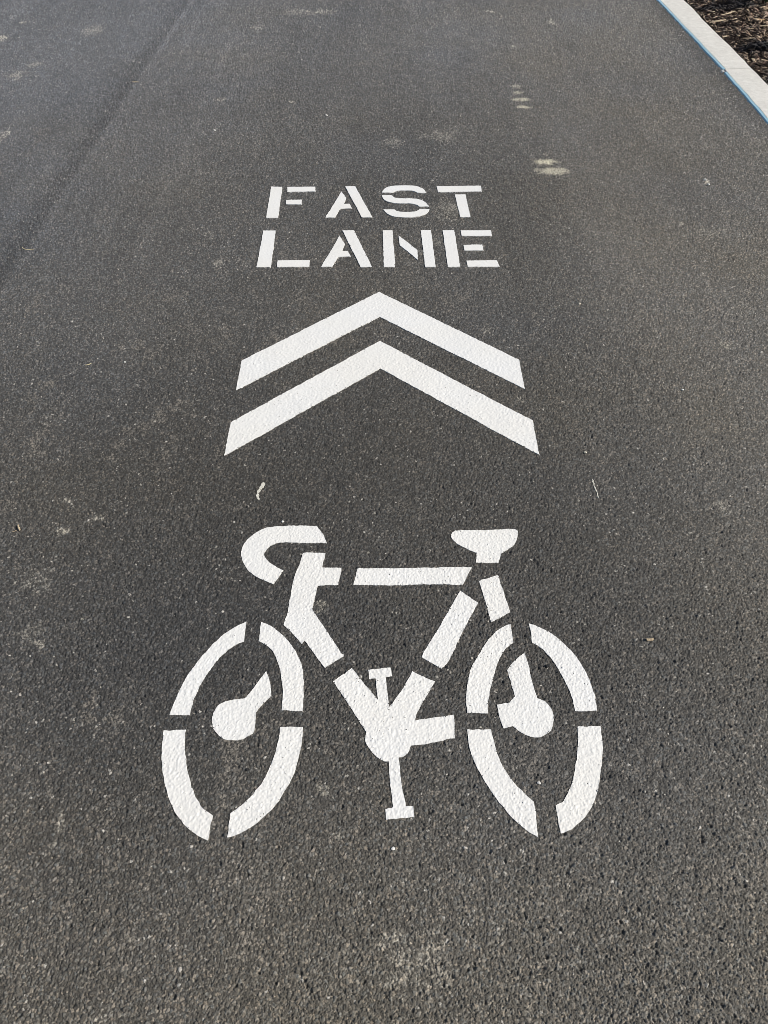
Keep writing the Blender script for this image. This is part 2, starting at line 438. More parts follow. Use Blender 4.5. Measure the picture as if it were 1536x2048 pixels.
# ------------------------------------------------------------------ painted markings
POLY = {
    'F': ['-5508,35999 -4955,35999 -4852,32788 -5407,32788', '-4711,35999 -3359,36027 -3315,35519 -4667,35455', '-4654,34612 -3911,34630 -3879,34157 -4621,34157'],
    'A': ['-2060,35538 -1798,34825 -1905,34218 -1630,34235 -1496,33769 -2060,33718 -2254,32846 -2689,32846', '-1904,36101 -1412,36111 -534,32887 -1012,32871'],
    'S': ['-99,35401 -66,35530 -26,35657 45,35819 139,35971 252,36072 388,36139 513,36166 658,36179 802,36186 941,36190 1098,36192 1251,36188 1382,36176 1554,36131 1709,36045 1800,35961 1881,35858 1946,35749 1990,35637 2019,35519 2048,35401 1627,35401 1560,35489 1489,35565 1412,35607 1327,35629 1204,35641 1054,35648 917,35647 764,35632 630,35602 552,35562 485,35510 438,35458 395,35401', '-107,35147 393,35147 411,35064 440,34985 498,34899 580,34834 730,34811 903,34807 1034,34805 1175,34805 1306,34798 1471,34777 1627,34727 1726,34660 1820,34573 1900,34480 1987,34325 2048,34174 2079,34071 2104,33967 1670,33958 1603,34048 1529,34131 1436,34195 1332,34244 1216,34274 1094,34287 947,34283 774,34274 614,34278 487,34303 365,34344 255,34401 118,34523 15,34665 -46,34809 -82,34950 -98,35048', '-33,33658 468,33658 532,33572 605,33497 714,33439 839,33404 976,33397 1135,33401 1272,33413 1398,33441 1510,33497 1591,33592 1662,33701 2120,33701 2096,33576 2059,33455 2002,33353 1928,33245 1851,33153 1740,33058 1612,32986 1503,32945 1382,32911 1258,32887 1131,32874 1000,32871 870,32879 724,32897 575,32925 443,32970 292,33074 171,33203 85,33338 22,33472 -8,33564'],
    'T': ['2576,36120 4734,36148 4734,35538 2602,35464', '3412,35219 3912,35219 3978,32912 3499,32904'],
    'L': ['-5391,31584 -4846,31584 -4737,28431 -5332,28424', '-4502,28973 -3151,28987 -3124,28438 -4478,28431'],
    'A2': ['-1964,31134 -1697,30377 -1810,29773 -1555,29773 -1421,29305 -1961,29284 -2174,28438 -2631,28431', '-1862,31616 -1347,31616 -501,28459 -969,28438'],
    'N': ['-62,31647 382,31647 474,28445 -1,28445', '652,31149 1432,29860 1442,29029 678,30302', '1649,31647 2100,31647 2162,28445 1726,28445'],
    'E': ['2635,31647 3150,31647 3191,28459 2672,28445', '3426,31631 4786,31655 4791,31134 3444,31126', '3467,30310 4288,30332 4290,29824 3471,29817', '3493,28980 4803,28994 4842,28472 3503,28459'],
    'chev_up': ['-196,26495 4861,21940 4850,20256 -175,24701 -5085,20196 -5113,21888'],
    'chev_low': ['-156,23103 4882,18617 4877,16954 -137,21418 -5018,16910 -5036,18521'],
    'handlebar': ['-1921,13984 -1712,13631 -1618,13365 -2266,13349 -2388,13364 -2511,13376 -2658,13381 -2806,13376 -2937,13357 -3054,13327 -3129,13296 -3194,13250 -3244,13184 -3284,13109 -3319,13044 -3336,12975 -3315,12895 -3273,12815 -3210,12728 -3131,12644 -3035,12569 -2932,12501 -2835,12442 -2736,12384 -2956,11928 -3062,11978 -3168,12028 -3306,12092 -3446,12167 -3566,12256 -3673,12359 -3774,12489 -3860,12631 -3925,12776 -3966,12922 -3977,13056 -3963,13191 -3925,13336 -3863,13478 -3768,13617 -3650,13743 -3513,13849 -3371,13927 -3247,13960 -3118,13976 -2953,13993 -2777,14004 -2640,14007 -2493,14007 -2346,14004 -2205,13999 -2063,13992'],
    'head': ['-2247,13002 -1625,12996 -1696,12475 -1155,12462 -1239,11891 -1779,11878 -1880,11125 -1053,9784 -1009,9771 -1015,9715 -1450,9385 -1996,10158 -2063,10067 -2163,10190 -2260,10307 -2343,10408 -2425,10502 -2501,10573 -2579,10640 -2549,10776 -2524,10904 -2509,11009 -2499,11115 -2492,11216 -2485,11345 -2476,11490 -2467,11638 -2459,11776 -2450,11891 -2438,12034 -2422,12178 -2404,12307 -2366,12457 -2325,12605 -2299,12730 -2273,12866'],
    'top_tube': ['-720,12454 2394,12495 2111,11906 1976,11908 1841,11910 1704,11913 1568,11916 1434,11918 1301,11920 1171,11921 1046,11920 916,11918 786,11913 656,11907 527,11900 397,11894 267,11889 137,11886 19,11886 -100,11886 -221,11888 -342,11890 -464,11893 -586,11896 -708,11899 -829,11901'],
    'seat_tube': ['2034,11706 2489,11306 2408,11172 2327,11039 2249,10903 2193,10801 2135,10689 2075,10573 2017,10456 1961,10343 1898,10204 1835,10059 1776,9921 1722,9805 1643,9661 1560,9533 1489,9449 1413,9369 926,9692'],
    'saddle': ['2019,13823 3667,13880 3730,13872 3782,13858 3803,13832 3812,13798 3811,13742 3802,13677 3782,13581 3753,13481 3717,13402 3669,13331 3564,13222 3447,13118 3361,13057 3271,13002 3232,12908 3154,12659 2522,12659 2582,12996 2498,13040 2413,13086 2319,13141 2226,13202 2128,13280 2039,13363 1969,13443 1917,13525 1899,13596 1901,13666 1924,13727 1958,13776 1987,13801'],
    'stay': ['2558,12037 3092,12221 3140,11919 3276,11084 3261,11014 2763,10720 2641,11534'],
    'wheelL': ['-3538,10727 -3522,10140 -3658,10074 -3786,9997 -3882,9910 -3980,9805 -4068,9692 -4147,9564 -4219,9424 -4285,9281 -4347,9136 -4403,8986 -4449,8839 -4484,8692 -4511,8543 -4531,8411 -4546,8276 -4556,8140 -5017,8140 -4997,8287 -4977,8435 -4948,8580 -4919,8695 -4883,8822 -4843,8954 -4799,9087 -4751,9214 -4698,9337 -4641,9458 -4580,9578 -4516,9695 -4450,9809 -4380,9921 -4305,10036 -4227,10146 -4151,10247 -4080,10333 -3986,10425 -3881,10507 -3782,10578 -3662,10655', '-3161,10727 -3009,10658 -2865,10578 -2777,10512 -2682,10434 -2588,10348 -2502,10260 -2400,10139 -2307,10011 -2224,9879 -2149,9743 -2083,9602 -2030,9462 -1992,9330 -1965,9195 -1944,9058 -1928,8914 -1919,8767 -1912,8623 -1909,8490 -1910,8356 -1910,8223 -2410,8256 -2406,8379 -2402,8501 -2405,8623 -2421,8764 -2444,8911 -2473,9058 -2507,9210 -2547,9363 -2595,9508 -2655,9642 -2725,9772 -2793,9879 -2879,9970 -2974,10044 -3063,10095 -3157,10140', '-5069,7751 -4569,7767 -4554,7592 -4532,7419 -4503,7284 -4466,7140 -4423,6998 -4377,6860 -4325,6724 -4267,6591 -4213,6479 -4151,6363 -4089,6253 -4033,6161 -3953,6055 -3860,5963 -3757,5894 -3648,5832 -3660,5321 -3785,5362 -3906,5413 -4008,5478 -4117,5558 -4221,5646 -4327,5749 -4433,5863 -4527,5987 -4597,6100 -4663,6226 -4726,6356 -4783,6482 -4833,6601 -4881,6723 -4923,6844 -4958,6960 -4991,7101 -5016,7243 -5036,7380 -5049,7503 -5059,7627', '-2397,7835 -1881,7835 -1881,7711 -1880,7588 -1882,7465 -1889,7341 -1903,7209 -1921,7073 -1945,6938 -1975,6811 -2024,6661 -2084,6516 -2153,6374 -2212,6258 -2278,6139 -2350,6023 -2425,5918 -2536,5797 -2658,5687 -2770,5596 -2895,5511 -3025,5446 -3146,5409 -3271,5380 -3272,5877 -3166,5946 -3065,6022 -2984,6103 -2898,6200 -2819,6303 -2743,6415 -2671,6537 -2610,6664 -2557,6809 -2513,6963 -2475,7111 -2445,7241 -2420,7372 -2402,7497 -2396,7666'],
    'hubL': ['-2873,9291 -2820,9168 -2773,9049 -2740,8947 -2715,8844 -2698,8734 -2685,8622 -2958,8313 -3000,8208 -2989,8025 -2984,7863 -2988,7775 -3017,7695 -3109,7616 -3227,7554 -3346,7523 -3465,7513 -3575,7518 -3679,7547 -3785,7618 -3879,7713 -3947,7820 -3991,7939 -4003,8077 -3990,8208 -3961,8302 -3909,8384 -3835,8447 -3745,8494 -3643,8524 -3535,8542 -3431,8550 -3326,8554 -3274,8617 -3226,8682 -3172,8773 -3103,8891 -3026,9024 -2947,9162'],
    'wheelR': ['3245,10670 3256,10108 3151,10031 3054,9951 2984,9862 2925,9768 2876,9680 2833,9588 2788,9483 2737,9359 2689,9234 2641,9094 2593,8947 2553,8810 2509,8641 2474,8476 2451,8330 2432,8183 1945,8192 1948,8341 1950,8489 1957,8629 1971,8752 1990,8874 2015,8994 2045,9112 2081,9229 2125,9342 2178,9451 2241,9571 2310,9693 2382,9810 2451,9915 2529,10028 2609,10140 2685,10242 2749,10325 2839,10427 2942,10515 3087,10595', '3727,10670 3864,10618 3997,10560 4126,10479 4246,10383 4337,10293 4431,10188 4519,10079 4603,9967 4682,9849 4753,9726 4817,9595 4873,9456 4920,9315 4956,9164 4982,9010 5002,8863 5014,8729 5020,8595 5021,8476 5011,8353 4994,8230 4493,8232 4487,8365 4482,8498 4468,8629 4448,8743 4422,8864 4391,8985 4359,9100 4314,9240 4262,9378 4209,9505 4126,9666 4037,9810 3954,9917 3870,10008 3803,10064 3733,10117', '1917,7775 2455,7775 2476,7606 2502,7438 2528,7300 2560,7152 2600,7011 2649,6887 2707,6766 2771,6652 2840,6547 2917,6448 2994,6354 3106,6233 3222,6115 3236,5998 3244,5880 3242,5772 3236,5643 3229,5504 3223,5370 3103,5442 2989,5521 2892,5606 2788,5707 2692,5814 2617,5910 2541,6015 2467,6125 2398,6234 2335,6340 2274,6448 2217,6558 2164,6669 2111,6796 2060,6931 2014,7063 1979,7176 1948,7325 1931,7476 1922,7625', '4478,7845 4996,7845 4996,7721 4995,7598 4985,7476 4956,7332 4915,7180 4871,7029 4835,6906 4795,6777 4753,6649 4710,6528 4655,6386 4596,6246 4527,6115 4447,5996 4357,5883 4262,5781 4161,5689 4053,5604 3952,5537 3832,5486 3706,5447 3695,6031 3785,6076 3867,6132 3971,6263 4070,6424 4132,6555 4192,6701 4247,6848 4296,6993 4339,7140 4377,7288 4404,7419 4429,7559 4454,7703'],
    'hubR': ['3502,9815 3522,9686 3541,9556 3557,9426 3569,9276 3577,9118 3589,8967 3605,8834 3624,8702 3644,8570 3740,8522 3827,8462 3896,8373 3942,8266 3957,8144 3946,8015 3907,7876 3846,7751 3766,7673 3669,7620 3564,7594 3455,7591 3350,7606 3252,7639 3166,7691 3091,7751 3034,7806 2981,7863 2755,7796 2717,7943 2687,8092 2682,8250 2685,8411 2978,8455 3112,8610 3095,8746 3077,8882 3060,9008 3033,9158 3005,9308 3098,9434 3198,9555 3291,9640 3397,9728'],
    'crank': ['-788,9378 -146,8502 -204,9084 -361,9077 -378,9340 158,9393 188,9159 33,9139 128,8313 399,8729 693,9292 1226,9010 753,8174 710,8001 1636,8146 1607,7564 1106,7458 606,7393 592,7336 573,7280 534,7217 488,7162 442,7131 395,7109 359,7097 323,7088 395,6487 465,6027 622,6035 645,5800 44,5733 25,5963 187,5992 145,6447 97,7003 40,7010 -15,7024 -96,7069 -179,7130 -279,7233 -367,7345 -410,7429 -432,7520 -422,7613 -399,7708 -677,8151 -1223,9010'],
}
POLY = {k: [[(int(p.split(',')[0]) * 1e-4, int(p.split(',')[1]) * 1e-4) for p in t.split()] for t in v] for k, v in POLY.items()}

def paint_z(x, y, base):
    h, m = asphalt(x, y)
    far = smooth(1.6, 3.2, y)
    return m + 0.50 * np.maximum(np.clip(h, -0.0022, 0.0020), -0.0022 + 0.0022 * far) + base + 0.0011 * far

def clip_cell(poly, x0, y0, x1, y1):
    for axis, lim, sgn in ((0, x0, 1), (0, x1, -1), (1, y0, 1), (1, y1, -1)):
        out = []
        n = len(poly)
        for i in range(n):
            p, q = poly[i], poly[(i + 1) % n]
            a = (p[axis] - lim) * sgn; b = (q[axis] - lim) * sgn
            if a >= 0: out.append(p)
            if (a >= 0) != (b >= 0):
                t = a / (a - b)
                out.append((p[0] + t * (q[0] - p[0]), p[1] + t * (q[1] - p[1])))
        poly = out
        if len(poly) < 3: return []
    return poly

def sheet(polys, cell, base):
    """vertices and faces of a thin coat lying over the stones inside the outlines"""
    V = []; Fs = []; key = {}
    def vid(x, y):
        k = (round(x * 2e5), round(y * 2e5))
        if k not in key:
            key[k] = len(V); V.append((x, y))
        return key[k]
    skirts = []
    for P in polys:
        A = np.array(P)
        x0, y0 = A.min(0) - cell; x1, y1 = A.max(0) + cell
        x0 = math.floor(x0 / cell) * cell; y0 = math.floor(y0 / cell) * cell
        nx = int((x1 - x0) / cell) + 2; ny = int((y1 - y0) / cell) + 2
        gx = x0 + cell * np.arange(nx + 1); gy = y0 + cell * np.arange(ny + 1)
        GX, GY = np.meshgrid(gx, gy)
        ins = np.zeros(GX.shape, bool)
        n = len(P)
        edge = np.zeros((ny, nx), bool)
        for i in range(n):
            (ax, ay), (bx, by) = P[i], P[(i + 1) % n]
            if ay != by:
                c = ((GY < ay) != (GY < by)) & (GX < (bx - ax) * (GY - ay) / (by - ay) + ax)
                ins ^= c
            L = math.hypot(bx - ax, by - ay); k = max(2, int(L / cell * 8))
            t = np.linspace(0, 1, k)
            ex = ((ax + t * (bx - ax) - x0) / cell).astype(int); ey = ((ay + t * (by - ay) - y0) / cell).astype(int)
            edge[ey, ex] = True
        full = ins[:-1, :-1] & ins[1:, :-1] & ins[:-1, 1:] & ins[1:, 1:] & ~edge
        for j, i in np.argwhere(full):
            Fs.append((vid(gx[i], gy[j]), vid(gx[i + 1], gy[j]), vid(gx[i + 1], gy[j + 1]), vid(gx[i], gy[j + 1])))
        area = sum(P[i][0] * P[(i + 1) % n][1] - P[(i + 1) % n][0] * P[i][1] for i in range(n))
        Q = P if area > 0 else P[::-1]
        for j, i in np.argwhere(edge):
            c = clip_cell(Q, gx[i], gy[j], gx[i + 1], gy[j + 1])
            ids = []
            for p in c:
                k = vid(*p)
                if k not in ids: ids.append(k)
            if len(ids) >= 3: Fs.append(tuple(ids))
        ring = []
        for i in range(n):
            (ax, ay), (bx, by) = Q[i], Q[(i + 1) % n]
            k = max(1, int(math.hypot(bx - ax, by - ay) / cell))
            ring += [(ax + (bx - ax) * j / k, ay + (by - ay) * j / k) for j in range(k)]
        skirts.append(ring)
    V = np.array(V)
    z = paint_z(V[:, 0], V[:, 1], base)
    out = [np.column_stack([V, z])]
    off = len(V)
    for ring in skirts:
        r = np.array(ring); m = len(r)
        zt = paint_z(r[:, 0], r[:, 1], base)
        out.append(np.column_stack([r, zt])); out.append(np.column_stack([r, zt - 0.009]))
        for i in range(m):
            j = (i + 1) % m
            Fs.append((off + i, off + m + i, off + m + j, off + j))
        off += 2 * m
    W = np.concatenate(out)
    # the stencil edge wanders by a fraction of a millimetre
    wob = W[:, :2].copy()
    W[:, 0] += 0.0010 * vnoise(wob[:, 0], wob[:, 1], 0.012, 201) + 0.0009 * vnoise(wob[:, 0], wob[:, 1], 0.05, 203)
    W[:, 1] += 0.0010 * vnoise(wob[:, 0], wob[:, 1], 0.012, 202) + 0.0009 * vnoise(wob[:, 0], wob[:, 1], 0.05, 204)
    return W, Fs

def coat(name, polys, cell, base=0.0014, mat='paint', parent=None, origin=None):
    V, Fs = sheet(polys, cell, base)
    if parent is not None: origin = parent.location
    if origin is None: origin = (V[:, 0].mean(), V[:, 1].min(), 0.0)
    return make_mesh(name, V, Fs, M[mat], True, parent, tuple(origin))

def word(keys, text, where):
    pts = np.array([p for k in keys for P in POLY[k] for p in P])
    root = empty("painted_word", (float(pts[:, 0].mean()), float(pts[:, 1].min()), 0.0))
    tag(root, "white stencilled road lettering reading %s, %s" % (text, where), "road lettering", "stencilled words on the lane")
    for k in keys:
        o = coat("letter", POLY[k], 0.0036, parent=root)
        o["label"] = "white stencilled letter %s" % k[0]
    return root
word(['F', 'A', 'S', 'T'], 'FAST', 'upper of the two words')
word(['L', 'A2', 'N', 'E'], 'LANE', 'lower word, right above the chevrons')

tag(coat("chevron_marking", POLY['chev_up'], 0.0030), "white painted chevron just below the word LANE", "chevron", "white chevrons pointing up the lane")
tag(coat("chevron_marking", POLY['chev_low'], 0.0028), "larger white painted chevron nearest the bicycle symbol", "chevron", "white chevrons pointing up the lane")

bike = empty("bicycle_symbol", (0.0, 0.53, 0.0))
tag(bike, "white stencilled bicycle symbol painted on the dark asphalt", "bicycle symbol")
for k, nm, sub in (('wheelL', 'wheel', 'hubL'), ('wheelR', 'wheel', 'hubR')):
    w = coat(nm, POLY[k], 0.0018, parent=bike)
    w["label"] = "front wheel under the handlebar" if k == 'wheelL' else "rear wheel under the saddle"
    V, Fs = sheet(POLY[sub], 0.0018, 0.0014)
    make_mesh("hub", V, Fs, M['paint'], True, w, tuple(bike.location))
for k, nm in (('handlebar', 'handlebar'), ('head', 'head_tube'), ('top_tube', 'top_tube'), ('seat_tube', 'seat_tube'), ('saddle', 'saddle'), ('stay', 'seat_stay'), ('crank', 'crankset')):
    coat(nm, POLY[k], 0.0019, parent=bike)

# drips left by the painters
def drip(points, width, seed):
    rnd = random.Random(seed)
    Lp = []; Rp = []
    n = len(points)
    for i, (x, y) in enumerate(points):
        w = width * (0.45 + 0.75 * rnd.random()) * (0.4 if i in (0, n - 1) else 1)
        Lp.append((x - w / 2, y)); Rp.append((x + w / 2, y))
    return Rp + Lp[::-1]
pts = [(-0.371 - 0.006 * math.sin(i * 0.35) , 1.502 + 0.0052 * i) for i in range(15)]
tag(coat("paint_drip", [drip(pts, 0.010, 3)], 0.0016, mat='drip'), "short white paint drip left of centre between chevron and handlebar", "paint drip", "stray drips of white paint")
pts = [(0.6335 + 0.0012 * (i % 3), 1.592 - 0.0045 * i) for i in range(9)]
pts2 = [(0.6375 + 0.001 * (i % 2), 1.534 - 0.0045 * i) for i in range(6)]
pts += [(0.6350, 1.5515), (0.6362, 1.543)] + pts2
tag(coat("paint_drip", [drip(pts, 0.0034, 5)], 0.0014, mat='drip'), "thin broken white paint drip right of the lane, above the rear wheel", "paint drip", "stray drips of white paint")

# ------------------------------------------------------------------ kerb
def kerb(y0, y1, x0, x1, label, bare_start):
    """low concrete kerb: pale top, sloping front face painted light blue"""
    ny = max(2, int((y1 - y0) / 0.02))
    ys = np.linspace(y0, y1, ny)
    xf = x0 + (x1 - x0) * (ys - y0) / (y1 - y0) + 0.0014 * vnoise(ys, ys * 0, 0.11, 301) + 0.0008 * vnoise(ys, ys * 0, 0.03, 302)
    hh = 0.0092 + 0.0008 * vnoise(ys, ys * 0, 0.25, 303)
    dd = 0.0235 + 0.0013 * vnoise(ys, ys * 0, 0.07, 304)
    xb = 2.364 + 0.003 * vnoise(ys, ys * 0, 0.08, 305) + 0.005 * vnoise(ys, ys * 0, 0.35, 309)
    root = empty("kerb_stone", (2.26, (y0 + y1) / 2, 0.0))
    tag(root, label, "kerb", "kerb stones beside the road")
    org = tuple(root.location)
    # body: top sheet, arris, back and the two ends
    prof = [(dd, hh), (dd + 0.003, hh + 0.0012), (dd + 0.045, hh + 0.002), (dd + 0.10, hh + 0.002), (dd + 0.15, hh + 0.0015)]
    cols = [np.column_stack([xf + p, ys, q + 0.0006 * vnoise(xf + p, ys, 0.03, 306 + i)]) for i, (p, q) in enumerate(prof)]
    cols.append(np.column_stack([xb - 0.005, ys, hh + 0.001]))
    cols.append(np.column_stack([xb, ys, hh - 0.004]))
    cols.append(np.column_stack([xb, ys, hh * 0 - 0.15]))
    cols.append(np.column_stack([xf + 0.012, ys, hh * 0 - 0.15]))
    cols.append(np.column_stack([xf + 0.012, ys, hh * 0 - 0.004]))
    V = np.concatenate(cols); k = len(cols)
    Fc = []
    for c in range(k):
        d = (c + 1) % k
        for i in range(ny - 1):
            Fc.append((c * ny + i, d * ny + i, d * ny + i + 1, c * ny + i + 1))
    Fc.append(tuple(c * ny for c in range(k - 1, -1, -1))); Fc.append(tuple(c * ny + ny - 1 for c in range(k)))
    make_mesh("kerb_body", V, Fc, M['concrete'], False, root, org)
    # front face
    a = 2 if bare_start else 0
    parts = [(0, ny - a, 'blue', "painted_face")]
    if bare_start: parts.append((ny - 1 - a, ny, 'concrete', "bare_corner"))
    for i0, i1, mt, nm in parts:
        y = ys[i0:i1]; n = len(y)
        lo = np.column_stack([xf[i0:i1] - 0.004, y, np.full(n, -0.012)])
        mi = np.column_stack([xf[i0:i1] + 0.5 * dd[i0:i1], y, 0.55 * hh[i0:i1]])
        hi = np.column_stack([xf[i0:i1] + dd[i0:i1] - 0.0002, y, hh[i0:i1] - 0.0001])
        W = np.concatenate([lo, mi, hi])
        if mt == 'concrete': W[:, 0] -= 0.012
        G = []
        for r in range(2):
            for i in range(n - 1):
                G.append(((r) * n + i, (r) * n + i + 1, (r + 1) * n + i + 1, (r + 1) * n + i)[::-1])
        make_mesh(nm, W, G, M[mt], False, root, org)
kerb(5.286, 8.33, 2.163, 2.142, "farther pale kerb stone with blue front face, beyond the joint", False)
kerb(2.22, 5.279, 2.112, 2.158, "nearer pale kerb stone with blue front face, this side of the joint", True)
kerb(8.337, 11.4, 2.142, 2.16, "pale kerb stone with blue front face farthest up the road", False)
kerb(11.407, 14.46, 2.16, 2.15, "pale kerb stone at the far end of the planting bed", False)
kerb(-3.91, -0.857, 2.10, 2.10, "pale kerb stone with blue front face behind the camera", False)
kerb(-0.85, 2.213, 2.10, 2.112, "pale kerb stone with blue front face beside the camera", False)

# ------------------------------------------------------------------ planting bed
def bed_z(x, y):
    return 0.004 + 0.035 * smooth(2.37, 2.8, x) + 0.018 * fbm(x, y, 0.35, 401, 3) * smooth(2.37, 2.55, x)
gx = np.concatenate([np.linspace(2.345, 4.6, 90), np.linspace(4.8, 9, 30)])
gy = np.concatenate([np.linspace(-3.9, 3.6, 90), np.linspace(3.65, 9.5, 200), np.linspace(9.55, 14.45, 60)])
GX, GY = np.meshgrid(gx, gy)
V = np.stack([GX, GY, bed_z(GX, GY)], -1).reshape(-1, 3)
idx = np.arange(GX.size).reshape(GX.shape)
Fc = np.stack([idx[:-1, :-1], idx[:-1, 1:], idx[1:, 1:], idx[1:, :-1]], -1).reshape(-1, 4)
tag(make_mesh("planting_bed", V, Fc, M['soil'], True), "dark soil bed behind the kerb", None, kind="structure")

def mulch(n, xr, yr, n2, xr2, yr2, seed):
    rg = np.random.default_rng(seed)
    x = rg.uniform(*xr, n); y = rg.uniform(*yr, n)
    L = rg.gamma(3.0, 0.0075, n) + 0.008; W = L * rg.uniform(0.10, 0.35, n); T = W * rg.uniform(0.25, 0.7, n)
    # the rest of the bed, with coarser shreds
    x2 = rg.uniform(*xr2, n2 * 2); y2 = rg.uniform(*yr2, n2 * 2)
    keep = ~((x2 < xr[1]) & (y2 > yr[0]) & (y2 < yr[1]))
    x2, y2 = x2[keep], y2[keep]; L2 = rg.gamma(3.0, 0.011, len(x2)) + 0.010; W2 = L2 * rg.uniform(0.12, 0.4, len(x2))
    x = np.concatenate([x, x2]); y = np.concatenate([y, y2]); L = np.concatenate([L, L2]); W = np.concatenate([W, W2])
    T = np.concatenate([T, W2 * rg.uniform(0.25, 0.6, len(x2))]); n = len(x)
    x = np.maximum(x, 2.368 + 0.27 * L)
    yaw = rg.uniform(0, 2 * np.pi, n); pit = rg.normal(0, 0.28, n)
    z = bed_z(x, y) + rg.uniform(0.0, 0.024, n) * smooth(2.36, 2.5, x) + 0.003
    box = np.array([[-1, -1, -1], [1, -.5, -1], [1, .6, -1], [-1, 1, -1], [-.9, -.8, 1], [.8, -.5, .6], [.9, .5, .8], [-1, .7, 1]]) * 0.5
    P = box[None] * np.stack([L, W, T], -1)[:, None, :]
    P = P * rg.uniform(0.6, 1.15, P.shape)
    P[:, :, 2] += 0.25 * L[:, None] * (box[None, :, 0] ** 2) * rg.normal(0, 0.6, n)[:, None]
    cp, sp = np.cos(pit)[:, None], np.sin(pit)[:, None]
    X = P[..., 0] * cp - P[..., 2] * sp; Zz = P[..., 0] * sp + P[..., 2] * cp
    cy, sy = np.cos(yaw)[:, None], np.sin(yaw)[:, None]
    XX = X * cy - P[..., 1] * sy; YY = X * sy + P[..., 1] * cy
    V = np.stack([XX + x[:, None], YY + y[:, None], Zz + z[:, None]], -1).reshape(-1, 3)
    q = np.array([[0, 3, 2, 1], [4, 5, 6, 7], [0, 1, 5, 4], [1, 2, 6, 5], [2, 3, 7, 6], [3, 0, 4, 7]])
    Fc = (q[None] + 8 * np.arange(n)[:, None, None]).reshape(-1, 4)
    t = rg.random(n); k = rg.random(n)
    far = smooth(2.5, 3.0, x + 0.18 * fbm(x, y, 0.4, 421, 2))
    pale = (k < 0.32 + 0.40 * far)
    c = np.where(pale[:, None], np.stack([0.36 + 0.42 * t, 0.27 + 0.33 * t, 0.205 + 0.23 * t], -1), np.stack([0.022 + 0.14 * t * t, 0.015 + 0.09 * t * t, 0.012 + 0.065 * t * t], -1))
    C = np.ones((n, 8, 4), np.float32); C[..., :3] = c[:, None, :]
    ob = make_mesh("mulch", V, Fc, M['bark'], False)
    at = ob.data.attributes.new("chip_colour", 'FLOAT_COLOR', 'POINT'); at.data.foreach_set("color", C.reshape(-1))
    return tag(ob, "shredded brown bark mulch covering the bed behind the kerb", "mulch", kind="stuff")
mulch(42000, (2.368, 4.3), (4.3, 8.6), 70000, (2.368, 8.9), (-3.8, 14.4), 7)

# ------------------------------------------------------------------ loose pieces
def splinter(name, x, y, L, W, T, yaw, mat, z=None, bend=0.15, seed=1, pitch=0.0, n=9, blunt=0.5):
    """a split piece of wood or straw: irregular bar with ragged tapering ends"""
    rg = np.random.default_rng(seed)
    V = []; Fs = []; m = 6
    for i in range(n):
        t = i / (n - 1); s = (t - 0.5) * L
        w = (blunt + (1 - blunt) * math.sin(math.pi * t)) * (0.82 + 0.3 * rg.random())
        for j in range(m):
            a = 2 * math.pi * j / m
            V.append((s + 0.05 * L * (rg.random() - 0.5), math.cos(a) * W / 2 * w * (0.85 + 0.3 * rg.random()) + bend * L * (t - 0.5) ** 2,
                      math.sin(a) * T / 2 * w * (0.8 + 0.4 * rg.random()) + s * math.tan(pitch)))
    for i in range(n - 1):
        for j in range(m):
            k = (j + 1) % m
            Fs.append((i * m + j, (i + 1) * m + j, (i + 1) * m + k, i * m + k)[::-1])
    Fs.append(tuple(range(m))); Fs.append(tuple((n - 1) * m + j for j in range(m - 1, -1, -1)))
    c, s_ = math.cos(yaw), math.sin(yaw)
    V = np.array(V)
    V = np.column_stack([V[:, 0] * c - V[:, 1] * s_, V[:, 0] * s_ + V[:, 1] * c, V[:, 2] - V[:, 2].min()])
    if z is None:
        z = float(asphalt(np.array([x]), np.array([y]))[1][0]) + 0.0003
    return make_mesh(name, V + np.array([x, y, z]), Fs, M[mat], False, None, (x, y, z))

def pebble(name, x, y, size, mat, seed, z=None, flat=0.6):
    rg = np.random.default_rng(seed)
    V = []; Fs = []; nu, nv = 9, 5
    off = rg.uniform(0.78, 1.18, (nv + 1, nu))
    for j in range(1, nv):
        ph = math.pi * j / nv
        for i in range(nu):
            th = 2 * math.pi * i / nu
            r = size / 2 * off[j, i]
            V.append((r * math.sin(ph) * math.cos(th), r * 0.85 * math.sin(ph) * math.sin(th), r * flat * math.cos(ph)))
    top = len(V); V.append((0, 0, size / 2 * flat)); bot = len(V); V.append((0, 0, -size / 2 * flat))
    for j in range(nv - 2):
        for i in range(nu):
            k = (i + 1) % nu
            Fs.append((j * nu + i, (j + 1) * nu + i, (j + 1) * nu + k, j * nu + k))
    for i in range(nu):
        k = (i + 1) % nu
        Fs.append((top, i, k)); Fs.append((bot, (nv - 2) * nu + k, (nv - 2) * nu + i))
    if z is None:
        z = float(asphalt(np.array([x]), np.array([y]))[1][0])
    V = np.array(V); V[:, 2] += size / 2 * flat * 0.75
    return make_mesh(name, V + np.array([x, y, z]), Fs, M[mat], False, None, (x, y, z))

tag(splinter("wood_chip", 0.671, 1.018, 0.018, 0.0075, 0.006, 0.08, 'wood_tan', seed=4, blunt=0.8), "tan splinter of wood on the asphalt right of the rear wheel", "wood chip")
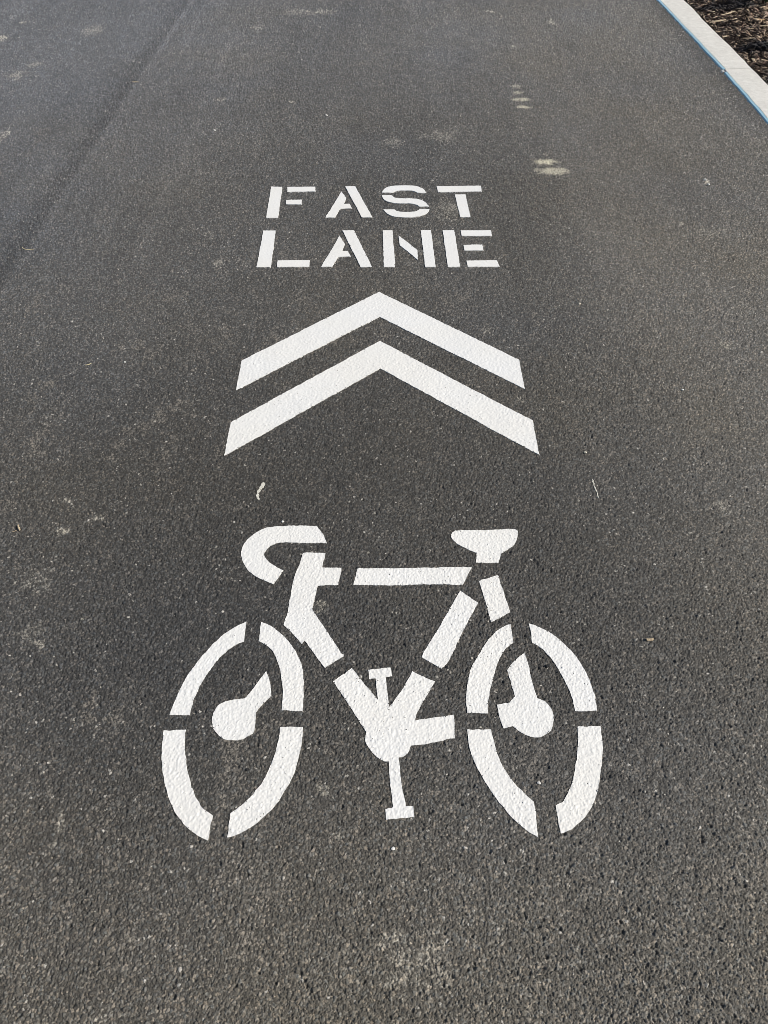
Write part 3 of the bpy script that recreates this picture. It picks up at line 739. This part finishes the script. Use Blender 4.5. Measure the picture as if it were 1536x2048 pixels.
# small dry stalk with a thin sliver peeling off it
stalk = splinter("dry_stalk", -1.045, 1.391, 0.024, 0.0058, 0.0065, -1.02, 'wood_pale', seed=9, blunt=0.8, pitch=0.12)
tag(stalk, "pale dry stalk with a peeling sliver at the left edge of the lane", "stalk")
sl = splinter("sliver", -1.0545, 1.3815, 0.015, 0.0018, 0.0014, 0.55, 'wood_pale', seed=10, blunt=0.4)
sl.parent = stalk; sl.location = sl.location - stalk.location
tag(splinter("twig", -1.539, 5.057, 0.042, 0.0055, 0.005, -0.1, 'wood_pale', seed=12, bend=0.1), "short pale twig lying on the paving seam at upper left", "twig")
tag(splinter("straw", -1.545, 2.985, 0.062, 0.0042, 0.003, -0.35, 'straw', seed=14, bend=0.9), "curled pale straw at the far left level with LANE", "straw", "bits of straw on the road")
tag(splinter("straw", -1.055, 2.165, 0.024, 0.0035, 0.003, 0.5, 'straw', seed=15, bend=0.5), "short straw left of the upper chevron's tip", "straw", "bits of straw on the road")
for (x, y, s, mt, sd, lb) in (
    (0.019, 0.515, 0.0085, 'stone_white', 1, "white pebble below the bicycle's lower pedal"),
    (0.634, 1.707, 0.0100, 'stone_cream', 2, "cream pebble right of the lower chevron's right tip"),
    (0.769, 2.564, 0.0100, 'stone_cream', 3, "cream pebble right of the upper chevron's apex"),
    (1.589, 3.680, 0.0160, 'stone_white', 4, 'flat white pebble on the right side, farther of a close pair'),
    (1.592, 3.630, 0.0140, 'stone_white', 5, 'small white pebble on the right side, nearer of a close pair'),
    (-0.329, 4.524, 0.0140, 'stone_white', 6, 'white pebble on its own a little above the word FAST'),
    (-0.935, 4.298, 0.0150, 'stone_white', 7, 'pale pebble well left of and above the letter F'),
    (0.401, 0.942, 0.0110, 'stone_black', 8, 'black pebble inside the rear wheel of the bicycle symbol'),
    (-0.303, 0.682, 0.0080, 'stone_black', 10, 'black pebble inside the front wheel of the bicycle symbol'),
    (-0.928, 2.179, 0.0080, 'stone_white', 11, 'tiny white pebble left of the chevrons'),
    (0.340, 0.652, 0.0080, 'stone_white', 12, 'tiny white pebble inside the rear wheel, near its bottom'),
    (1.028, 2.025, 0.0090, 'stone_white', 13, 'white pebble on the right side level with the chevron tips'),
    (-0.292, 1.416, 0.0080, 'stone_white', 14, 'tiny white pebble just above the handlebar')):
    tag(pebble("pebble", x, y, s, mt, sd), lb, "pebble", "loose pebbles on the asphalt")

def zb(x, y): return float(bed_z(np.array([x]), np.array([y]))[0]) + 0.022
for (nm, x, y, L, W, T, yaw, mt, sd, pi_, lb, ct) in (
    ('wood_stick', 2.545, 6.401, 0.15, 0.012, 0.01, 0.55, 'wood_pale', 21, 0.05, 'long pale stick lying on the mulch, farthest one in view', 'stick'),
    ('bark_strip', 2.428, 6.236, 0.12, 0.02, 0.012, 0.3, 'wood_tan', 22, 0.03, 'curved grey brown bark strip on mulch beside the kerb', 'bark strip'),
    ('dry_leaf', 2.681, 6.150, 0.075, 0.034, 0.006, -1, 'dry_leaf', 23, 0.1, 'orange brown dry leaf on the mulch near the right edge', 'leaf'),
    ('wood_stick', 2.368, 5.890, 0.05, 0.009, 0.007, 0.35, 'wood_pale', 24, 0.05, 'short pale stick on the mulch just behind the kerb', 'stick'),
    ('wood_stick', 2.517, 5.789, 0.13, 0.01, 0.009, 0.02, 'wood_tan', 25, 0.02, 'thin tan stick lying crosswise on mulch above the lower shadow', 'stick'),
    ('bark_strip', 2.673, 5.994, 0.06, 0.024, 0.01, -0.4, 'wood_pale', 26, 0.1, 'pale bark flake at the right edge of the picture', 'bark flake')):
    tag(splinter(nm, x, y, L, W, T, yaw, mt, z=zb(x, y), seed=sd, bend=0.25, pitch=pi_), lb, ct)

# low shrubs of the bed; they stand just outside the picture and their shade falls on the mulch
def shrub(x, y, seed, label, size=1.0):
    rg = np.random.default_rng(seed)
    z0 = float(bed_z(np.array([x]), np.array([y]))[0])
    root = empty("shrub", (x, y, z0)); tag(root, label, "shrub", "low shrubs in the mulch bed")
    V = []; Fs = []
    for k in range(9):
        a = rg.uniform(0, 2 * math.pi); tip = np.array([math.cos(a) * 0.09, math.sin(a) * 0.09, 0.30]) * size * rg.uniform(0.7, 1.1)
        b = len(V)
        for i in range(4):
            t = i / 3; p = tip * t
            for j in range(4):
                an = math.pi / 2 * j; r = 0.004 * (1.1 - 0.7 * t)
                V.append((p[0] + r * math.cos(an), p[1] + r * math.sin(an), p[2] - 0.01))
        for i in range(3):
            for j in range(4):
                Fs.append((b + i * 4 + j, b + i * 4 + (j + 1) % 4, b + (i + 1) * 4 + (j + 1) % 4, b + (i + 1) * 4 + j))
    make_mesh("stem", np.array(V) + np.array([x, y, z0]), Fs, M['wood_dark'], False, root, (x, y, z0))
    V = []; Fs = []
    for k in range(560):
        d = rg.normal(0, 1, 3); d /= np.linalg.norm(d); r = rg.uniform(0.3, 1.0) ** 0.6
        c = np.array([d[0] * 0.14, d[1] * 0.125, 0.235 + d[2] * 0.185]) * size * np.array([r, r, 1])
        u = rg.normal(0, 1, 3); u /= np.linalg.norm(u); w = np.cross(u, rg.normal(0, 1, 3)); w /= np.linalg.norm(w)
        L = 0.034 * rg.uniform(0.7, 1.3); Wd = L * 0.45; b = len(V)
        nrm = np.cross(u, w)
        for s, wd, up in ((-0.5, 0.0, 0), (-0.1, 0.5, .08), (0.5, 0.0, -.05), (-0.1, -0.5, .08)):
            V.append(c + u * L * s + w * Wd * wd * 2 * 0.9 + nrm * L * up)
        Fs.append((b, b + 1, b + 2)); Fs.append((b, b + 2, b + 3))
    make_mesh("foliage", np.array(V) + np.array([x, y, z0]), Fs, M['leaf'], False, root, (x, y, z0))
shrub(2.851, 6.561, 500, 'low green shrub in the mulch beside the far kerb stone', 0.80)
shrub(2.791, 5.601, 501, 'low green shrub in the mulch right of the kerb joint', 0.75)
shrub(2.772, 5.017, 502, 'small green shrub in the mulch beside the near kerb stone', 0.70)
